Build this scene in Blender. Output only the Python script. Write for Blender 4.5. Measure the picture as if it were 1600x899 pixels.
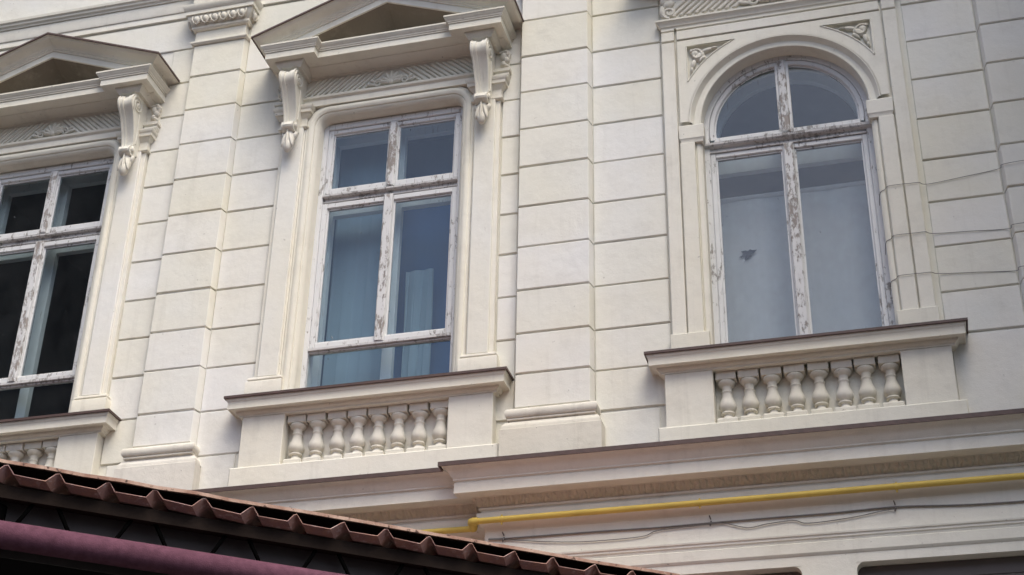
import bpy, bmesh, math, random
from mathutils import Matrix, Vector
R = math.radians
random.seed(7)
for o in list(bpy.data.objects): bpy.data.objects.remove(o)
scene = bpy.context.scene
C = scene.collection
OFF = 9.0                      # height of the reference course joint above the pavement

# ------------------------------------------------------------------ camera
cam = bpy.data.cameras.new('camera')
cam.sensor_width = 36.0; cam.lens = 54.239; cam.clip_start = 0.05; cam.clip_end = 2000
co = bpy.data.objects.new('camera', cam); C.objects.link(co); scene.camera = co
yaw, pit, rol = R(15.5927), R(30.1250), R(1.2318)
fw = Vector((-math.sin(yaw)*math.cos(pit), math.cos(yaw)*math.cos(pit), math.sin(pit)))
rt = Vector((math.cos(yaw), math.sin(yaw), 0)); up = rt.cross(fw)
rt2 = rt*math.cos(rol) + up*math.sin(rol); up2 = up*math.cos(rol) - rt*math.sin(rol)
M = Matrix((rt2, up2, -fw)).transposed().to_4x4(); M.translation = (2.100, -8.9866, OFF-7.3927)
co.matrix_world = M

# ------------------------------------------------------------------ world, sun, exposure
SUN_EL, SUN_AZ = 60.0, 38.0    # degrees; azimuth measured from straight in front of the facade towards the right
world = bpy.data.worlds.new('World'); scene.world = world; world.use_nodes = True
wn = world.node_tree; wn.nodes.clear()
sky = wn.nodes.new('ShaderNodeTexSky'); sky.sky_type = 'NISHITA'; sky.sun_disc = False
sky.sun_elevation = R(SUN_EL); sky.sun_rotation = R(180 - SUN_AZ)
sky.air_density = 1.0; sky.dust_density = 3.5; sky.ozone_density = 1.0
bg = wn.nodes.new('ShaderNodeBackground'); bg.inputs[1].default_value = 0.135
out = wn.nodes.new('ShaderNodeOutputWorld')
wn.links.new(sky.outputs[0], bg.inputs[0]); wn.links.new(bg.outputs[0], out.inputs[0])
sl = bpy.data.lights.new('sun', 'SUN'); sl.energy = 1.2; sl.angle = R(42); sl.color = (1.0, 0.95, 0.82)
so = bpy.data.objects.new('sun', sl); C.objects.link(so)
sd = Vector((math.sin(R(SUN_AZ))*math.cos(R(SUN_EL)), -math.cos(R(SUN_AZ))*math.cos(R(SUN_EL)), math.sin(R(SUN_EL))))
so.rotation_euler = sd.to_track_quat('Z', 'Y').to_euler(); so.location = (8, -14, 22)
scene.view_settings.view_transform = 'Standard'; scene.view_settings.look = 'None'
scene.view_settings.gamma = 1; scene.view_settings.use_curve_mapping = False
scene.view_settings.exposure = 1.03

# ------------------------------------------------------------------ materials
def newmat(name):
    m = bpy.data.materials.new(name); m.use_nodes = True
    nt = m.node_tree; nt.nodes.clear()
    o = nt.nodes.new('ShaderNodeOutputMaterial'); b = nt.nodes.new('ShaderNodeBsdfPrincipled')
    nt.links.new(b.outputs[0], o.inputs[0])
    return m, nt, b
class NT:
    def __init__(s, nt): s.nt = nt
    def n(s, t, **k):
        x = s.nt.nodes.new(t)
        for a, v in k.items(): setattr(x, a, v)
        return x
    def l(s, a, b): s.nt.links.new(a, b)
    def pos(s, scale=(1, 1, 1)):
        g = s.n('ShaderNodeNewGeometry'); mp = s.n('ShaderNodeMapping'); mp.inputs['Scale'].default_value = scale
        s.l(g.outputs['Position'], mp.inputs['Vector']); return mp.outputs[0]
    def noise(s, vec, scale, detail=4, rough=.55, out='Fac'):
        x = s.n('ShaderNodeTexNoise'); x.inputs['Scale'].default_value = scale
        x.inputs['Detail'].default_value = detail; x.inputs['Roughness'].default_value = rough
        s.l(vec, x.inputs['Vector']); return x.outputs[out]
    def ramp(s, fac, a, b, ca=(0, 0, 0, 1), cb=(1, 1, 1, 1)):
        x = s.n('ShaderNodeValToRGB'); x.color_ramp.elements[0].position = a; x.color_ramp.elements[1].position = b
        x.color_ramp.elements[0].color = ca; x.color_ramp.elements[1].color = cb
        s.l(fac, x.inputs[0]); return x.outputs[0]
    def mix(s, fac, a, b, mode='MIX'):
        x = s.n('ShaderNodeMix', data_type='RGBA', blend_type=mode)
        for i, v in ((0, fac), (6, a), (7, b)):
            if isinstance(v, (int, float)): x.inputs[i].default_value = v
            elif isinstance(v, tuple): x.inputs[i].default_value = v if len(v) == 4 else v + (1,)
            else: s.l(v, x.inputs[i])
        return x.outputs[2]
    def math(s, op, a, b=0.0):
        x = s.n('ShaderNodeMath', operation=op)
        for i, v in ((0, a), (1, b)):
            if isinstance(v, (int, float)): x.inputs[i].default_value = v
            else: s.l(v, x.inputs[i])
        return x.outputs[0]
    def bump(s, h, strength, dist, bsdf, prev=None):
        x = s.n('ShaderNodeBump'); x.inputs['Strength'].default_value = strength; x.inputs['Distance'].default_value = dist
        s.l(h, x.inputs['Height'])
        if prev is not None: s.l(prev, x.inputs['Normal'])
        s.l(x.outputs[0], bsdf.inputs['Normal']); return x.outputs[0]

def stucco(name, ca, cb, tint=0.06, grime=0.35, leafy=False):
    m, nt, b = newmat(name); t = NT(nt); P = t.pos()
    big = t.ramp(t.noise(P, 0.9, 3), .35, .65)
    col = t.mix(big, ca, cb)
    oi = t.n('ShaderNodeObjectInfo')
    r = t.math('ADD', t.math('MULTIPLY', oi.outputs['Random'], tint), 1 - tint/2)
    col = t.mix(1.0, col, t.mix(oi.outputs['Random'], (1 - tint*.5, 1 - tint*.6, 1 - tint*1.5), (1.0, 1.0, 1.0)), 'MULTIPLY')
    # rain streaks and blotchy dirt with a shape of their own
    st = t.ramp(t.noise(t.pos((14, 14, .9)), 1.0, 5, .6), .56, .80)
    bl = t.ramp(t.noise(P, 4.5, 7, .68), .52, .80)
    dirt = t.math('MULTIPLY', t.math('ADD', t.math('MULTIPLY', st, .5), t.math('MULTIPLY', bl, .6)), grime)
    col = t.mix(dirt, col, (.34, .31, .26))
    sp = t.ramp(t.noise(P, 26, 2), .735, .77)
    col = t.mix(t.math('MULTIPLY', sp, grime*.9), col, (.20, .18, .15))
    fine = t.noise(P, 170, 4, .6)
    col = t.mix(t.math('MULTIPLY', fine, .12), col, (.45, .42, .36))
    t.l(col, b.inputs['Base Color']); b.inputs['Roughness'].default_value = .93
    b.inputs['Specular IOR Level'].default_value = .2
    n1 = t.bump(fine, .35, .004, b)
    n2 = t.bump(t.noise(P, 11, 4), .35, .012, b, n1)
    if leafy:
        w = t.n('ShaderNodeTexWave', wave_type='BANDS', bands_direction='DIAGONAL'); w.inputs['Scale'].default_value = 13
        w.inputs['Distortion'].default_value = 4; w.inputs['Detail'].default_value = 2; w.inputs['Detail Scale'].default_value = 3
        t.l(t.pos((1, .6, .6)), w.inputs['Vector']); t.bump(w.outputs['Fac'], .8, .011, b, n2)
    return m
WH = (.80, .798, .782); CR = (.80, .775, .695)
M_WALL = stucco('stucco_block', WH, CR, .075, .34)
M_TRIM = stucco('stucco_trim', (.80, .782, .715), (.795, .762, .66), .03, .42)
M_ORN = stucco('stucco_ornament', (.755, .732, .665), (.735, .70, .61), .04, .65)
M_BASE = stucco('stucco_dusty_base', (.76, .735, .675), (.70, .66, .575), .04, 1.0)
M_LOW = stucco('stucco_cornice', (.79, .77, .70), (.775, .742, .65), .03, .42)
M_LEAF = stucco('stucco_leaf_moulding', (.66, .625, .55), (.62, .575, .49), .03, .7, True)
M_TYMP = stucco('stucco_shaded_stained', (.25, .215, .175), (.17, .145, .118), .03, .9)  # shade under the raking cornice put into this colour, along with stains

def wood(name, paint, bare, lo, hi, under=(.06, .045, .035)):
    m, nt, b = newmat(name); t = NT(nt)
    P = t.pos((1, 1, .38)); 
    n = t.noise(P, 34, 9, .75); n0 = t.noise(t.pos(), 2.1, 2)
    v = t.math('ADD', n, t.math('MULTIPLY', t.math('SUBTRACT', n0, .5), .30))
    peel = t.ramp(v, lo, hi)
    grain = t.noise(t.pos((60, 60, 3)), 1.6, 5, .6)
    barec = t.mix(grain, bare, tuple(c*.38 for c in bare))
    edge = t.ramp(t.math('ABSOLUTE', t.math('SUBTRACT', v, (lo+hi)/2)), .004, .022, (1, 1, 1, 1), (0, 0, 0, 1))
    pc = t.mix(t.noise(t.pos(), 7, 4), paint, tuple(c*.86 for c in paint))
    crk = t.ramp(t.noise(t.pos((90, 90, 5)), 1.0, 3), .66, .70)
    pc = t.mix(t.math('MULTIPLY', crk, .55), pc, (.30, .27, .24))
    col = t.mix(peel, pc, barec); col = t.mix(t.math('MULTIPLY', edge, .45), col, under)
    t.l(col, b.inputs['Base Color']); b.inputs['Roughness'].default_value = .62
    t.bump(t.math('SUBTRACT', t.math('MULTIPLY', grain, .25), peel), .6, .004, b)
    return m
M_WOOD = wood('peeling_white_paint', (.72, .725, .72), (.44, .41, .375), .575, .66)
M_WOOD2 = wood('weathered_mullion_paint', (.70, .70, .695), (.42, .37, .335), .50, .58)
M_WOODIN = wood('inner_frame_paint', (.70, .75, .75), (.4, .36, .3), .80, .84)
M_TRANS = wood('grey_bare_transom', (.63, .62, .61), (.45, .42, .39), .53, .62)

def plain(name, col, rough=.6, metal=0, var=.25, scale=9, bumps=.0):
    m, nt, b = newmat(name); t = NT(nt)
    if rough > .9: b.inputs['Specular IOR Level'].default_value = .02
    n = t.noise(t.pos(), scale, 6, .62)
    c = t.mix(n, tuple(min(1, x*(1+var)) for x in col), tuple(x*(1-var) for x in col))
    t.l(c, b.inputs['Base Color']); b.inputs['Roughness'].default_value = rough; b.inputs['Metallic'].default_value = metal
    if bumps: t.bump(t.noise(t.pos(), scale*8, 4), bumps, .004, b)
    return m
M_FLASH = plain('brown_sheet_metal', (.085, .052, .045), .6, 0, .5, 14)
M_SHUT = plain('taupe_shutter', (.115, .098, .092), .7, 0, .15, 5)
M_YEL = plain('yellow_pipe_paint', (.60, .43, .085), .6, 0, .25, 5)
M_CLIP = plain('grey_clip', (.12, .11, .10), .6)
M_WIRE = plain('grey_cable', (.17, .16, .15), .7)
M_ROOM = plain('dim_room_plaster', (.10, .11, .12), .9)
M_ROOMB = plain('sky_tinted_room', (.16, .22, .30), .9)  # blue of the reflected sky put into the room colour
M_BLACK = plain('dark_steel_and_gap_shade', (.002, .002, .002), 1.0, 0, .3)
M_UNDER = plain('dark_underside', (.038, .035, .035), .95, 0, .4, 3)  # even dark tone for the canopy's inner faces and the low rooms
M_BACK = plain('grey_backing_board', (.075, .068, .066), .95, 0, .3, 5)  # grey tone behind the lattice bars, lighter than the underside
M_CHORD = plain('dirty_brown_chord', (.026, .019, .016), .95, 0, .7, 7, .4)
M_BURG = plain('burgundy_tube_paint', (.125, .056, .080), .92, 0, .55, 26, .5)
M_GRND = plain('asphalt', (.055, .055, .055), .95, 0, .25, 40, .5)
M_PAVE = plain('pavement_concrete', (.17, .165, .155), .9, 0, .2, 15, .4)
M_KERB = plain('kerb_stone', (.36, .35, .33), .85, 0, .2, 12, .3)
M_ROOF = plain('red_roof_metal', (.16, .06, .045), .6, 0, .3)
M_GREY = stucco('grey_stucco', (.20, .185, .17), (.17, .155, .14), .03, .6)

m, nt, b = newmat('rusty_sheet'); t = NT(nt); P = t.pos()
c = t.mix(t.ramp(t.noise(P, 12, 7, .65), .35, .68), (.33, .19, .18), (.45, .235, .165))
c = t.mix(t.ramp(t.noise(P, 34, 5), .56, .70), c, (.55, .40, .36)); t.l(c, b.inputs['Base Color']); b.inputs['Roughness'].default_value = .62
t.bump(t.noise(P, 90, 4), .4, .003, b); M_RUST = m
m, nt, b = newmat('pale_rusty_flashing'); t = NT(nt); P = t.pos()
c = t.mix(t.ramp(t.noise(P, 9, 7, .7), .38, .62), (.30, .16, .115), (.52, .36, .28))
c = t.mix(t.ramp(t.noise(P, 40, 4), .60, .66), c, (.08, .04, .03)); c = t.mix(t.ramp(t.noise(t.pos(), 6, 5, .75), .64, .67), c, (.62, .60, .57)); t.l(c, b.inputs['Base Color']); b.inputs['Roughness'].default_value = .8
M_EDGE = m

def glass(name, tint, rough=.01, dirt=.035, F0=.042):
    m = bpy.data.materials.new(name); m.use_nodes = True; nt = m.node_tree; nt.nodes.clear(); t = NT(nt)
    o = t.n('ShaderNodeOutputMaterial'); tr = t.n('ShaderNodeBsdfTransparent'); tr.inputs[0].default_value = tint + (1,)
    gl = t.n('ShaderNodeBsdfGlossy'); gl.inputs['Roughness'].default_value = rough
    gl.inputs['Color'].default_value = (.92, .96, 1, 1)
    lw = t.n('ShaderNodeLayerWeight'); lw.inputs[0].default_value = .5
    fr = t.math('ADD', t.math('MULTIPLY', t.math('POWER', lw.outputs['Facing'], 5.0), 1-F0), F0)
    bp = t.n('ShaderNodeBump'); bp.inputs['Strength'].default_value = .03; bp.inputs['Distance'].default_value = .01
    t.l(t.noise(t.pos(), 3.5, 2), bp.inputs['Height']); t.l(bp.outputs[0], gl.inputs['Normal'])
    mx = t.n('ShaderNodeMixShader'); t.l(fr, mx.inputs[0]); t.l(tr.outputs[0], mx.inputs[1]); t.l(gl.outputs[0], mx.inputs[2])
    df = t.n('ShaderNodeBsdfDiffuse'); df.inputs[0].default_value = (.42, .43, .43, 1)
    mx2 = t.n('ShaderNodeMixShader')
    d = t.ramp(t.noise(t.pos((1, 1, .7)), 4, 8, .65), .25, .95); sp = t.ramp(t.noise(t.pos((1, 1, .6)), 38, 2), .745, .765)
    t.l(t.math('ADD', t.math('MULTIPLY', d, dirt), t.math('MULTIPLY', sp, .35)), mx2.inputs[0])
    t.l(mx.outputs[0], mx2.inputs[1]); t.l(df.outputs[0], mx2.inputs[2]); t.l(mx2.outputs[0], o.inputs[0])
    return m
M_GLASS = glass('old_window_glass', (.86, .90, .92))
M_GLASSD = glass('dusty_window_glass', (.845, .86, .87), .03, .18)

def cloth(name, col, trans=.5):
    m, nt, b = newmat(name); t = NT(nt)
    n = t.noise(t.pos((30, 30, 2)), 1.0, 4); c = t.mix(n, col, tuple(x*.88 for x in col))
    t.l(c, b.inputs['Base Color']); b.inputs['Roughness'].default_value = .9
    t.bump(t.noise(t.pos((200, 200, 200)), 1.0, 2), .2, .002, b)
    return m
M_CURT = cloth('sheer_curtain_cloth', (.26, .36, .41))
M_BLIND = cloth('grey_blind_cloth', (.70, .73, .73))
M_BLUE = cloth('reflected_sky_cloth', (.095, .195, .375))
M_TEAR = plain('dark_tear', (.03, .03, .035), .9)

# ------------------------------------------------------------------ mesh helpers
class MB:
    def __init__(s): s.v = []; s.f = []
    def add(s, vs, fs):
        k = len(s.v); s.v += [tuple(p) for p in vs]; s.f += [tuple(i+k for i in f) for f in fs]
    def box(s, x0, x1, y0, y1, z0, z1):
        s.add([(x, y, z) for z in (z0, z1) for y in (y0, y1) for x in (x0, x1)],
              [(0, 2, 3, 1), (4, 5, 7, 6), (0, 1, 5, 4), (2, 6, 7, 3), (0, 4, 6, 2), (1, 3, 7, 5)])
        return s
    def cbox(s, x0, x1, y0, y1, z0, z1, c=.004):            # box with chamfered front (-Y) edges
        s.add([(x0, y1, z0), (x1, y1, z0), (x1, y1, z1), (x0, y1, z1),
               (x0, y0+c, z0), (x1, y0+c, z0), (x1, y0+c, z1), (x0, y0+c, z1),
               (x0+c, y0, z0+c), (x1-c, y0, z0+c), (x1-c, y0, z1-c), (x0+c, y0, z1-c)],
              [(0, 3, 2, 1), (0, 1, 5, 4), (1, 2, 6, 5), (2, 3, 7, 6), (3, 0, 4, 7),
               (4, 5, 9, 8), (5, 6, 10, 9), (6, 7, 11, 10), (7, 4, 8, 11), (8, 9, 10, 11)])
        return s
    def grid(s, rows, close=False):
        n = len(rows[0]); vs = [p for r in rows for p in r]; fs = []
        for i in range(len(rows)-1):
            for j in range(n if close else n-1):
                k = (j+1) % n
                fs.append((i*n+j, i*n+k, (i+1)*n+k, (i+1)*n+j))
        s.add(vs, fs); return s
    def sweep(s, path, prof):
        # path: plan polyline (x, y), outward side on the right hand; prof: (projection, z)
        n = len(path); offs = []
        for i in range(n):
            def nrm(a, b):
                d = Vector((b[0]-a[0], b[1]-a[1])).normalized(); return Vector((d.y, -d.x))
            if i == 0: o = nrm(path[0], path[1])
            elif i == n-1: o = nrm(path[-2], path[-1])
            else:
                a = nrm(path[i-1], path[i]); c = nrm(path[i], path[i+1]); o = (a+c)/(1+a.dot(c))
            offs.append(o)
        s.grid([[(path[i][0]+offs[i].x*p, path[i][1]+offs[i].y*p, z) for i in range(n)] for p, z in prof])
        for i in (0, n-1):
            vs = [(path[i][0]+offs[i].x*p, path[i][1]+offs[i].y*p, z) for p, z in prof]
            s.add(vs, [tuple(range(len(vs)))])
        return s
    def sweepxz(s, path, prof):
        # path in the facade plane (x, z); prof: (offset to the left of travel, y)
        n = len(path); offs = []
        for i in range(n):
            def nrm(a, b):
                d = Vector((b[0]-a[0], b[1]-a[1])).normalized(); return Vector((-d.y, d.x))
            if i == 0: o = nrm(path[0], path[1])
            elif i == n-1: o = nrm(path[-2], path[-1])
            else:
                a = nrm(path[i-1], path[i]); c = nrm(path[i], path[i+1]); o = (a+c)/(1+a.dot(c))
            offs.append(o)
        s.grid([[(path[i][0]+offs[i].x*d, y, path[i][1]+offs[i].y*d) for i in range(n)] for d, y in prof])
        return s
    def lathe(s, prof, n=16, cx=0, cy=0):
        s.grid([[(cx+r*math.cos(2*math.pi*j/n), cy+r*math.sin(2*math.pi*j/n), z) for j in range(n)] for r, z in prof], True)
        k = len(prof)
        return s
    def prism(s, poly, y0, y1):                               # polygon in (x, z) extruded in y
        n = len(poly); vs = [(x, y0, z) for x, z in poly] + [(x, y1, z) for x, z in poly]
        s.add(vs, [tuple(range(n)), tuple(range(2*n-1, n-1, -1))] + [(i, (i+1) % n + 0, (i+1) % n + n, i+n)[::-1] for i in range(n)])
        return s
    def prismx(s, poly, x0, x1):                              # polygon in (y, z) extruded in x
        n = len(poly); vs = [(x0, y, z) for y, z in poly] + [(x1, y, z) for y, z in poly]
        s.add(vs, [tuple(range(n)), tuple(range(2*n-1, n-1, -1))] + [(i, (i+1) % n, (i+1) % n + n, i+n)[::-1] for i in range(n)])
        return s
    def tube(s, pts, r, n=8, cap=True):
        pts = [Vector(p) for p in pts]; rows = []
        rr = r if isinstance(r, (list, tuple)) else [r]*len(pts)
        ref = None
        for i, p in enumerate(pts):
            d = ((pts[min(i+1, len(pts)-1)] - p).normalized() + (p - pts[max(i-1, 0)]).normalized())
            d = d.normalized() if d.length > 1e-6 else Vector((1, 0, 0))
            if ref is None: ref = Vector((0, 0, 1)) if abs(d.z) < .9 else Vector((0, 1, 0))
            a = (ref - d*ref.dot(d)).normalized(); b2 = d.cross(a); ref = a
            rows.append([p + (a*math.cos(2*math.pi*j/n) + b2*math.sin(2*math.pi*j/n))*rr[i] for j in range(n)])
        s.grid(rows, True)
        if cap:
            k = len(s.v) - len(rows)*n
            s.f.append(tuple(range(k+n-1, k-1, -1))); s.f.append(tuple(range(len(s.v)-n, len(s.v))))
        return s
    def ell(s, c, r, ang=0.0, nu=10, nv=7):                   # ellipsoid, turned by ang about Y
        rows = []
        for i in range(nv+1):
            th = math.pi*(i/nv); th = min(max(th, .05), math.pi-.05)
            row = []
            for j in range(nu):
                ph = 2*math.pi*j/nu
                x, y, z = r[0]*math.sin(th)*math.cos(ph), r[1]*math.sin(th)*math.sin(ph), r[2]*math.cos(th)
                row.append((c[0]+x*math.cos(ang)+z*math.sin(ang), c[1]+y, c[2]-x*math.sin(ang)+z*math.cos(ang)))
            rows.append(row)
        return s.grid(rows, True)
    def build(s, name, mat, parent=None, loc=(0, 0, 0), smooth=None):
        me = bpy.data.meshes.new(name); me.from_pydata(s.v, [], s.f); me.update()
        bm = bmesh.new(); bm.from_mesh(me)
        bmesh.ops.remove_doubles(bm, verts=bm.verts, dist=1e-5)
        bmesh.ops.recalc_face_normals(bm, faces=bm.faces); bm.to_mesh(me); bm.free()
        me.materials.append(mat)
        if smooth:
            me.polygons.foreach_set('use_smooth', [True]*len(me.polygons)); me.set_sharp_from_angle(angle=R(smooth))
        o = bpy.data.objects.new(name, me); C.objects.link(o); o.location = loc
        if parent is not None: o.parent = parent
        return o
def tag(o, label, cat, group=None, kind=None):
    if label: o['label'] = label
    if cat: o['category'] = cat
    if group: o['group'] = group
    if kind: o['kind'] = kind
    return o
def empty(name, loc=(0, 0, 0)):
    e = bpy.data.objects.new(name, None); C.objects.link(e); e.location = loc; e.empty_display_size = .3; return e
def dup(o, parent, loc=None):
    c = o.copy(); C.objects.link(c); c.parent = parent
    if loc is not None: c.location = loc
    for ch in list(o.children): dup(ch, c)
    return c
def inst(o, parent, loc):
    c = o.copy(); C.objects.link(c); c.parent = parent; c.location = loc; return c
def arc(cx, cz, r, a0, a1, n): return [(cx+r*math.cos(R(a0+(a1-a0)*i/n)), cz+r*math.sin(R(a0+(a1-a0)*i/n))) for i in range(n+1)]

# ------------------------------------------------------------------ setting
g = MB(); g.add([(-400, -400, 0), (400, -400, 0), (400, 400, 0), (-400, 400, 0)], [(0, 1, 2, 3)])
tag(g.build('ground', M_GRND), None, None, kind='structure')
g = MB().box(-40, 40, -3.2, .5, .004, .13); tag(g.build('pavement', M_PAVE), None, None, kind='structure')
g = MB().box(-40, 40, -3.36, -3.204, .004, .14); tag(g.build('kerb', M_KERB), None, None, kind='structure')

# ------------------------------------------------------------------ the building
B = empty('town_house')
tag(B, 'old cream stucco town house with pedimented and arched upper windows', 'building')
L0 = (0, 0, OFF)
WC = [-4.33, -1.405]; AC = 1.563                              # window axes
HW = .575                                                     # half width of the openings
def slab(mb, x0, x1, z0, z1, yf, yb, holes):
    xs = sorted({x0, x1} | {h[0] for h in holes} | {h[1] for h in holes}); zs = sorted({z0, z1} | {h[2] for h in holes} | {h[3] for h in holes})
    xs = [x for x in xs if x0 <= x <= x1]; zs = [z for z in zs if z0 <= z <= z1]
    inside = lambda x, z: any(h[0] < x < h[1] and h[2] < z < h[3] for h in holes)
    for i in range(len(xs)-1):
        for j in range(len(zs)-1):
            a, b_, c_, d = xs[i], xs[i+1], zs[j], zs[j+1]
            if inside((a+b_)/2, (c_+d)/2): continue
            mb.add([(a, yf, c_), (b_, yf, c_), (b_, yf, d), (a, yf, d)], [(0, 1, 2, 3)])
            mb.add([(a, yb, c_), (b_, yb, c_), (b_, yb, d), (a, yb, d)], [(3, 2, 1, 0)])
    for a, b_, c_, d in list(holes) + [(x0, x1, z0, z1)]:
        p = [(a, c_), (b_, c_), (b_, d), (a, d)]
        for i in range(4):
            q, w = p[i], p[(i+1) % 4]
            mb.add([(q[0], yf, q[1]), (w[0], yf, w[1]), (w[0], yb, w[1]), (q[0], yb, q[1])], [(0, 1, 2, 3)])
XL, XR = -7.6, 3.75
ZLO = -3.60
uh = [(c-HW-.01, c+HW+.01, -2.66, -.24) for c in WC] + [(AC-.60, AC+.60, -2.66, -.215)] + [(c-.593, c+.593, -3.215, -2.83) for c in WC + [AC]]
w = MB(); slab(w, XL, XR, ZLO, 3.0, .014, .36, uh)
WALL = w.build('wall', M_WALL, B, L0)
gh = [(-4.95, -3.75, -6.6, -4.19), (-2.02, -.82, -6.6, -4.19)]
w = MB(); slab(w, XL, -.53, -OFF+.1, ZLO-.002, 0, .36, gh); LW = w.build('ground_floor_wall', M_LOW, B, L0)
ghr = [(.25, 1.440, -6.6, -4.187), (1.760, 2.95, -6.6, -4.187)]
w = MB(); slab(w, -.528, XR, -OFF+.1, ZLO-.002, -.085, .36, ghr); RW = w.build('ground_floor_wall', M_LOW, B, L0)
w = MB(); w.box(XL, XR, .37, 9, -OFF+.1, -OFF+.2); w.box(XL, XL+.3, .362, 9, -OFF+.2, 3); w.box(XR-.3, XR, .362, 9, -OFF+.2, 3); w.box(XL+.3, XR-.3, 8.7, 9, -OFF+.2, 3)
w.build('rear_wall', M_GREY, B, L0)
w = MB(); w.prismx([(-.75, 3.42), (-.70, 3.50), (4.5, 5.6), (9.4, 3.5), (9.4, 3.36)], XL-.2, XR+.2); w.build('roof', M_ROOF, B, L0)
w = MB(); w.sweep([(XL, .012), (XR, .012)], [(-.01, 2.7), (.10, 2.72), (.12, 2.9), (.45, 2.95), (.48, 3.15), (.62, 3.32), (.64, 3.40), (-.01, 3.41)])
w.build('eaves_cornice', M_TRIM, B, L0, 30)

# course blocks ------------------------------------------------------------
GAP = .0135
ZL = [1.005, .681, .330, -.004, -.337, -.676, -1.011, -1.361, -1.703, -2.034, -2.353, -2.701, -3.047, -3.42]
ZR = [1.005, .681, .344, -.004, -.342, -.680, -1.020, -1.365, -1.703, -2.051, -2.393, -2.702, -3.004, -3.42]
def block(parent, x0, x1, z0, z1, yf, yb=.013, splay=(0, 0), c=.005, mat=M_WALL):
    j = lambda a: random.uniform(-a, a)
    z0 += GAP/2 + j(.0025); z1 -= GAP/2 + j(.0025); yf += j(.0018)
    s0, s1 = splay
    w = MB()
    tl = [j(.0012) for _ in range(4)]
    w.add([(x0-s0, yb, z0), (x1+s1, yb, z0), (x1+s1, yb, z1), (x0-s0, yb, z1),
           (x0, yf+c, z0), (x1, yf+c, z0), (x1, yf+c, z1), (x0, yf+c, z1),
           (x0+c, yf+tl[0], z0+c), (x1-c, yf+tl[1], z0+c), (x1-c, yf+tl[2], z1-c), (x0+c, yf+tl[3], z1-c)],
          [(0, 1, 5, 4), (1, 2, 6, 5), (2, 3, 7, 6), (3, 0, 4, 7),
           (4, 5, 9, 8), (5, 6, 10, 9), (6, 7, 11, 10), (7, 4, 8, 11), (8, 9, 10, 11)])
    return w.build('block', mat, parent)
def strip(x0, x1, Z, k0, k1, yf=0.0, parent=WALL, **k):
    for i in range(k0, k1): block(parent, x0, x1, Z[i+1], Z[i], yf, **k)
PA = (-3.154, -2.706); PBX = (-.355, .160); PD = (2.957, 3.47)
# left bay
strip(WC[0]+.893, PA[0]-.022, ZL, 3, 11)
block(WALL, WC[0]+.965, PA[0]-.022, ZL[2], ZL[1], 0); block(WALL, WC[0]+.9, PA[0]-.022, ZL[3], ZL[2], 0)
block(WALL, XL, PA[0]-.022, ZL[1], ZL[0], 0)
block(WALL, WC[0]+.915, PA[0]-.022, ZL[12], ZL[11], 0); block(WALL, WC[0]+.97, PA[0]-.022, ZL[13], ZL[12], 0)
# between pilaster and middle window
strip(PA[1]+.022, WC[1]-.893, ZL, 3, 11)
block(WALL, PA[1]+.022, WC[1]-.9, ZL[3], ZL[2], 0); block(WALL, PA[1]+.022, WC[1]-.965, ZL[2], ZL[1], 0)
block(WALL, PA[1]+.022, PBX[0]-.022, ZL[1], ZL[0], 0)
block(WALL, PA[1]+.022, WC[1]-.915, ZL[12], ZL[11], 0); block(WALL, PA[1]+.022, WC[1]-.97, ZL[13], ZL[12], 0)
# between middle window and pilaster
strip(WC[1]+.893, PBX[0]-.022, ZR, 3, 12)
block(WALL, WC[1]+.9, PBX[0]-.022, ZR[3], ZR[2], 0); block(WALL, WC[1]+.965, PBX[0]-.022, ZR[2], ZR[1], 0)
# arched bay
strip(PBX[1]+.022, AC-.866, ZR, 1, 11)
block(WALL, PBX[1]+.022, AC-.905, ZR[12], ZR[11], 0); block(WALL, PBX[1]+.022, AC-.955, ZR[13], ZR[12], 0)
strip(AC+.89, PD[0]-.022, ZR, 1, 11)
block(WALL, AC+.91, PD[0]-.022, ZR[13], ZR[11], 0)
block(WALL, PBX[1]+.022, PD[0]-.022, ZR[1], ZR[0], 0)
block(WALL, XL, WC[0]-.893, -3.42, .681, 0)
strip(PD[1]+.022, XR, ZR, 0, 13)

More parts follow.
